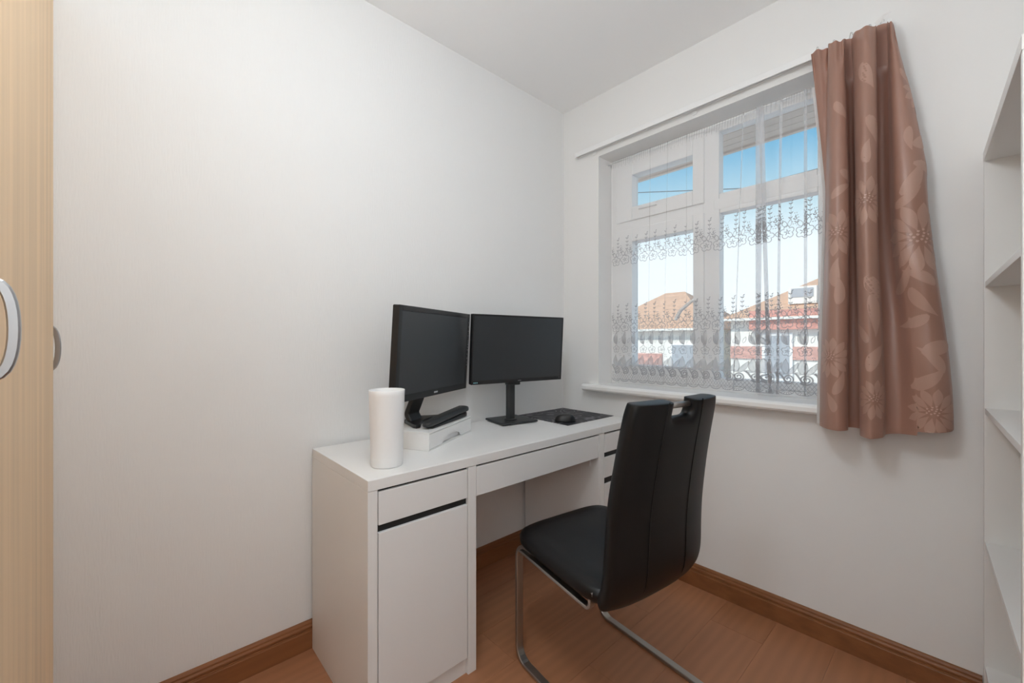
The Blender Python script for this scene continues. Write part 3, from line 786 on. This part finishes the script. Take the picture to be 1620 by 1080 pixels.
# local: x = backwards from the seat's front edge, y = towards the window, z = up
def seat_cushion():
    nx, ny = 16, 16; v, f = [], []
    def outline(u, w_):
        x = u * .455; hwid = .235 - .012 * u
        return x, w_ * hwid
    layers = []
    for zi, (sc, zt) in enumerate(((.90, 'b0'), (1.0, 'b1'), (1.0, 't1'), (.93, 't0'))):
        layers.append((sc, zt))
    # closed cushion: super-ellipse rings from the bottom rim to the top centre
    rings = [(.86, -.050), (.95, -.048), (1.0, -.036), (1.01, -.020), (.99, -.006), (.94, .002), (.80, .006), (.6, .004), (.35, .001), (.12, 0)]
    n = 56
    cx, hx, hy = .225, .226, .233
    for sc, dz in rings:
        for k in range(n):
            a = 2 * PI * k / n; p = .34
            X = math.copysign(abs(math.cos(a)) ** p, math.cos(a)); Y = math.copysign(abs(math.sin(a)) ** p, math.sin(a))
            x = cx + hx * sc * X; y = hy * sc * Y
            zt = .472 - .030 * max(0, x) / .45 - .012 * math.exp(-((x - .30) / .12) ** 2) * (1 - (y / .25) ** 2)
            v.append((x, y, zt + dz))
    m_ = len(rings)
    for i in range(m_ - 1):
        for k in range(n): f.append((i * n + k, i * n + (k + 1) % n, (i + 1) * n + (k + 1) % n, (i + 1) * n + k))
    f.append(tuple(range(n))); f.append(tuple(range((m_ - 1) * n, m_ * n)))
    o = mesh_obj('seat', v, f, M_leather, CH, True); fixn(o); return o
seat_cushion()
def backrest():
    prof_c = [[.385, .392], [.425, .396], [.455, .425], [.470, .480], [.474, .560], [.480, .660], [.495, .770], [.515, .880], [.532, .962], [.536, .985]]
    y0 = -.010
    nt_, nw = 44, 36
    def half(t):
        ks = [(0, .150), (.06, .188), (.14, .212), (.3, .218), (.55, .212), (.8, .202), (1, .190)]
        for (a, b), (c, d) in zip(ks[:-1], ks[1:]):
            if a <= t <= c:
                q = (t - a) / (c - a); q = q * q * (3 - 2 * q); return b + (d - b) * q
        return ks[-1][1]
    v, f, idx = [], [], {}
    NTN = .915                    # the hand-hold notch starts above this height
    wcols = [-1, -.88, -.74, -.58, -.40, -.245, -.08, .08, .245, .40, .58, .74, .88, 1]
    trows = [k / 24 for k in range(20)] + [.849, .887, .925, .962, 1.0]
    for r, t in enumerate(trows):
        x, z = catmull(prof_c, t)
        for c, wv in enumerate(wcols):
            hwid = half(t)
            y = y0 + wv * hwid
            xx = x - .024 * abs(wv) ** 3 * min(1, t * 6)
            idx[r, c] = len(v); v.append((xx, y, z + .012 * (1 - t) * 0 + (.020 * abs(wv) ** 4 * (1 - t) ** 6)))
    for r in range(len(trows) - 1):
        for c in range(len(wcols) - 1):
            if trows[r] >= .849 and abs((wcols[c] + wcols[c + 1]) / 2) < .235: continue
            f.append((idx[r, c], idx[r, c + 1], idx[r + 1, c + 1], idx[r + 1, c]))
    o = mesh_obj('backrest', v, f, M_leather, CH, True)
    bm = bmesh.new(); bm.from_mesh(o.data); bmesh.ops.delete(bm, geom=[q for q in bm.verts if not q.link_faces], context='VERTS'); bm.to_mesh(o.data); bm.free()
    fixn(o)
    so = o.modifiers.new('sol', 'SOLIDIFY'); so.thickness = .050; so.offset = 0
    subsurf(o, 2)
    return o, half, y0, prof_c
bk, half, y0, prof_c = backrest()
# stitched piping down the back, steel grip across the notch
def seam_pts(wv, t0, t1, off):
    out = []
    for k in range(25):
        t = t0 + (t1 - t0) * k / 24; x, z = catmull(prof_c, t); hwid = half(t)
        xx = x - .024 * abs(wv) ** 3 * min(1, t * 6)
        out.append((xx + .0250 + off, y0 + wv * hwid, z))
    return out
sweep('piping', seam_pts(.42, .10, .99, 0), 0, 0, M_leather, CH, rnd=.0022, seg=6)
sweep('piping', seam_pts(-.42, .10, .99, 0), 0, 0, M_leather, CH, rnd=.0022, seg=6)
sweep('grip_bar', [(.531, y0 - .062, .968), (.531, y0 + .062, .968)], 0, 0, M_steel, CH, rnd=.0085, seg=16)
# sled frame: one bent flat bar on each side, joined by a rear floor bar
for sy in (-.212, .212):
    path = arc_path([(.40, sy, .425), (.022, sy, .425), (.022, sy, .0075), (.56, sy, .0075)], .05, 8)
    sweep('leg', path, .028, .013, M_steel, CH, side=(0, 1, 0))
    path = arc_path([(.034, sy, .372 + .030), (.385, sy, .372), (.385, sy, .418)], .018, 6)
    sweep('seat_support', path, .024, .010, M_steel, CH, side=(0, 1, 0))
sweep('rear_floor_bar', [(.552, -.226, .0075), (.552, .226, .0075)], .028, .013, M_steel, CH, side=(1, 0, 0))
sweep('cross_bar', [(.06, -.205, .415), (.06, .205, .415)], .028, .013, M_steel, CH, side=(1, 0, 0))
sweep('cross_bar', [(.36, -.205, .412), (.36, .205, .412)], .028, .013, M_steel, CH, side=(1, 0, 0))

# ============================================================ wardrobes at the left edge
def handle(parent, lx, lz, hh, dep):
    pts = []
    for k in range(17):
        a = PI * k / 16
        pts.append((0, dep * math.sin(a) ** .42, -hh / 2 * math.cos(a)))
    v = [(lx + p[0], p[1], lz + p[2]) for p in pts]
    return sweep('handle', v, .009, .010, M_nickel, parent, side=(1, 0, 0))
def wardrobe(name, x0, x1, yf, lab, hx, hz, hh, hdep):
    r = empty(name, ((x0 + x1) / 2, yf, 0)); tag(r, lab, 'wardrobe')
    hw_ = (x1 - x0) / 2; yb = RY + .01 - yf; H = 2.1
    boxes('carcass', [(-hw_, -hw_ + .018, yb, -.019, 0, H), (hw_ - .018, hw_, yb, -.019, 0, H), (-hw_ + .018, hw_ - .018, yb, -.019, H - .018, H), (-hw_ + .018, hw_ - .018, yb, -.019, .06, .078), (-hw_ + .018, hw_ - .018, yb, yb + .006, 0, H), (-hw_ + .018, hw_ - .018, -.04, -.025, 0, .06)], M_beech, r)
    d = empty('door', (0, 0, 0), 0, r)
    box('door_panel', -hw_ + .001, hw_ - .001, -.018, 0, .06, H, M_beech, d, .001, 1)
    handle(d, hx - (x0 + x1) / 2, hz, hh, hdep)
    return r
wardrobe('wardrobe', .337, 1.02, -2.095, 'wide beech wardrobe nearest the viewer with a large bow handle', .972, 1.163, .106, .031)
wardrobe('wardrobe', .004, .332, -2.131, 'narrow beech wardrobe beside the wallpapered wall, only its bow handle peeping out', .222, 1.135, .106, .033)

# ============================================================ shelf unit at the right edge
sx, sy_ = 1.714, -.024
un = empty('shelf_unit', (sx, sy_, 0), math.atan2(-.681, .0335) + PI / 2); tag(un, 'tall white open shelf unit at the right edge of the window wall', 'shelf unit')
# local: -y runs along the front towards the viewer, +x into the unit
UW, UD, UH = .698, .285, 1.735
boxes('side_panel', [(0, UD, -.012, 0, 0, UH - .030)], M_shelf, un, .0008, 1)
boxes('side_panel', [(0, UD, -UW, -UW + .018, 0, UH - .030)], M_shelf, un, .0008, 1)
boxes('top_board', [(-.001, UD, -UW, 0, UH - .030, UH)], M_shelf, un, .0008, 1)
for z1 in (1.335, .946, .536, .156):
    boxes('shelf', [(.002, UD - .004, -UW + .0185, -.0125, z1 - .017, z1)], M_shelf, un, .0008, 1)
boxes('back_panel', [(UD - .004, UD, -UW + .018, -.012, .0, UH - .03)], M_shelf, un)
boxes('plinth', [(.012, .026, -UW + .018, -.012, 0, .138)], M_shelf, un)

# ============================================================ added fill lights, out of view: pendant globe and floor globe
lp = empty('pendant_fill_light', (1.20, -1.70, RH)); tag(lp, 'added fill light, an unseen white pendant globe in the middle of the room', 'lamp')  # added to light the room, always above the frame
lathe('rose', [(0, -.001), (.05, -.001), (.046, -.03), (.004, -.035), (.004, -.36), (0, -.36)], M_lamp_white, lp, None, 32)
M_glow = emit_mat('pendant_fill_glow', FILL_COL, PENDANT_FILL)
lathe('globe', [(.13 * math.sin(PI * k / 16), -.47 + .13 * math.cos(PI * k / 16)) for k in range(17)], M_glow, lp, None, 32)
fp = empty('floor_fill_light', (1.83, -2.52, 0)); tag(fp, 'added fill light, an unseen globe on a floor stand behind the viewpoint', 'lamp')  # added in place of bounced flash, brightens ceiling and walls
lathe('base', [(0, 0), (.14, 0), (.14, .02), (.02, .03), (0, .03)], M_lamp_white, fp, None, 32)
sweep('pole', [(0, 0, .02), (0, 0, 1.32)], 0, 0, M_lamp_white, fp, rnd=.012)
M_glow2 = emit_mat('floor_fill_glow', FILL_COL, FLOOR_FILL)
lathe('globe', [(.17 * math.sin(PI * k / 16), 1.48 + .17 * math.cos(PI * k / 16)) for k in range(17)], M_glow2, fp, None, 32)

# ============================================================ outside
GZ = -2.9
struct(box('ground', -60, 60, WT + .3, 90, GZ - .2, GZ, M_ground), 'street level ground')
sof = empty('roof_eave', (.8, .45, 2.3)); tag(sof, 'brown timber roof eave overhanging outside the window', 'roof eave')
for k in range(5):
    box('soffit_board', -3.2, 3.2, WT - .45 + k * .07 + .002, WT - .45 + (k + 1) * .07 - .002, -.030 + .0, -.012, M_soffit, sof, .001, 1)
box('fascia', -3.2, 3.2, WT - .45 + .35, WT - .45 + .375, -.042, .14, M_soffit, sof, .002, 1)
cab = sweep('overhead_cable', [(col_x(1000, 12) - 9, 12, 5.05), (col_x(1000, 12), 12, row_z(1000, 305, 12)), (col_x(1175, 12), 12, row_z(1175, 298, 12)), (col_x(1175, 12) + 9, 12, row_z(1175, 298, 12) + .1)], 0, 0, M_cable, None, rnd=.014, seg=6)
tag(cab, 'thin dark overhead cable crossing the sky outside the window', 'cable')
def house(x0, x1, y0, y1, ze, zr, lab, mt, hip=2.4, bands=()):
    r = empty('house', ((x0 + x1) / 2, y0, GZ)); tag(r, lab, 'house')
    X = (x0 + x1) / 2
    def hb(name, bl, m, par=r):
        o = boxes(name, bl, m, par); o.data.transform(Matrix.Translation((-X, -y0, -GZ))); return o
    hb('wall', [(x0, x1, y0, y1, GZ, ze)], M_render)
    for za, zb_, m_, a_, b_ in bands: hb('brick_band', [(a_, b_, y0 - .06, y0 + .02, za, zb_)], m_)
    ov = .35; ym = (y0 + y1) / 2
    v = [(x0 - ov, y0 - ov, ze), (x1 + ov, y0 - ov, ze), (x1 + ov, y1 + ov, ze), (x0 - ov, y1 + ov, ze), (x0 + hip, ym, zr), (x1 - hip, ym, zr)]
    f = [(0, 1, 5, 4), (1, 2, 5), (2, 3, 4, 5), (3, 0, 4), (3, 2, 1, 0)]
    o = mesh_obj('roof', [(a - X, b - y0, c - GZ) for a, b, c in v], f, mt, r)
    hb('gutter', [(x0 - ov, x1 + ov, y0 - ov - .06, y0 - ov + .02, ze - .06, ze + .03)], M_render)
    return r, hb
hA, hbA = house(-11.4, -5.75, 16, 22, 1.72, 3.75, 'house across the street with an orange hipped roof seen through the left pane', M_tile, 2.3, ((GZ, .62, M_brick, -9.6, -7.7),))
for xa, xb in ((-10.9, -9.9), (-7.3, -6.2)):
    wn_ = hbA('window', [(xa, xb, 15.95, 16.02, -.3, 1.1)], M_upvc)
    o = boxes('pane', [(xa + .08, xb - .08, 15.935, 15.96, -.22, 1.02)], M_hglass, wn_); o.data.transform(Matrix.Translation((8.575, -16, -GZ)))
hB, hbB = house(-4.75, 3.6, 16, 23, 2.05, 4.0, 'house across the street with orange roof and red tiled bay seen through the right pane', M_tile, 2.6, ((.50, .98, M_brick, -4.75, 3.6), (GZ, -.35, M_brick, -4.75, 3.6)))
hbB('tile_hung_bay', [(-4.0, 3.2, 15.75, 16.05, 1.62, 2.35)], M_tiler)
wn_ = hbB('window', [(-3.6, -2.6, 15.93, 16.02, -.3, 1.5)], M_upvc)
o = boxes('pane', [(-3.5, -2.7, 15.915, 15.95, -.2, 1.4)], M_hglass, wn_); o.data.transform(Matrix.Translation((.575, -16, -GZ)))
wn_ = hbB('dormer', [(-2.9, -2.0, 16.6, 18.2, 2.6, 3.25)], M_render)
o = boxes('pane', [(-2.8, -2.1, 16.58, 16.62, 2.85, 3.18)], M_hglass, wn_); o.data.transform(Matrix.Translation((.575, -16, -GZ)))
tr = empty('tree', (-7.0, 24.5, GZ)); tag(tr, 'small yellow-green tree between the two houses outside', 'tree')
sweep('trunk', [(0, 0, 0), (.05, .02, 2.4), (0, 0, 4.6)], 0, 0, M_bark, tr, rnd=.11, seg=8)
v, f = [], []
for k in range(900):
    d = Vector((random.gauss(0, 1), random.gauss(0, 1), random.gauss(0, 1))).normalized() * random.random() ** .4
    p = Vector((d.x * 1.15, d.y * 1.15, 4.9 + d.z * 1.0)); n_ = Vector((random.gauss(0, 1), random.gauss(0, 1), random.gauss(0, 1))).normalized()
    t_ = n_.orthogonal().normalized(); b_ = n_.cross(t_); q = len(v); s_ = .10
    v += [p - t_ * s_, p + b_ * s_ * .5, p + t_ * s_, p - b_ * s_ * .5]; f.append((q, q + 1, q + 2, q + 3))
cr = mesh_obj('crown', v, f, M_leaf, tr); cr['kind'] = 'stuff'
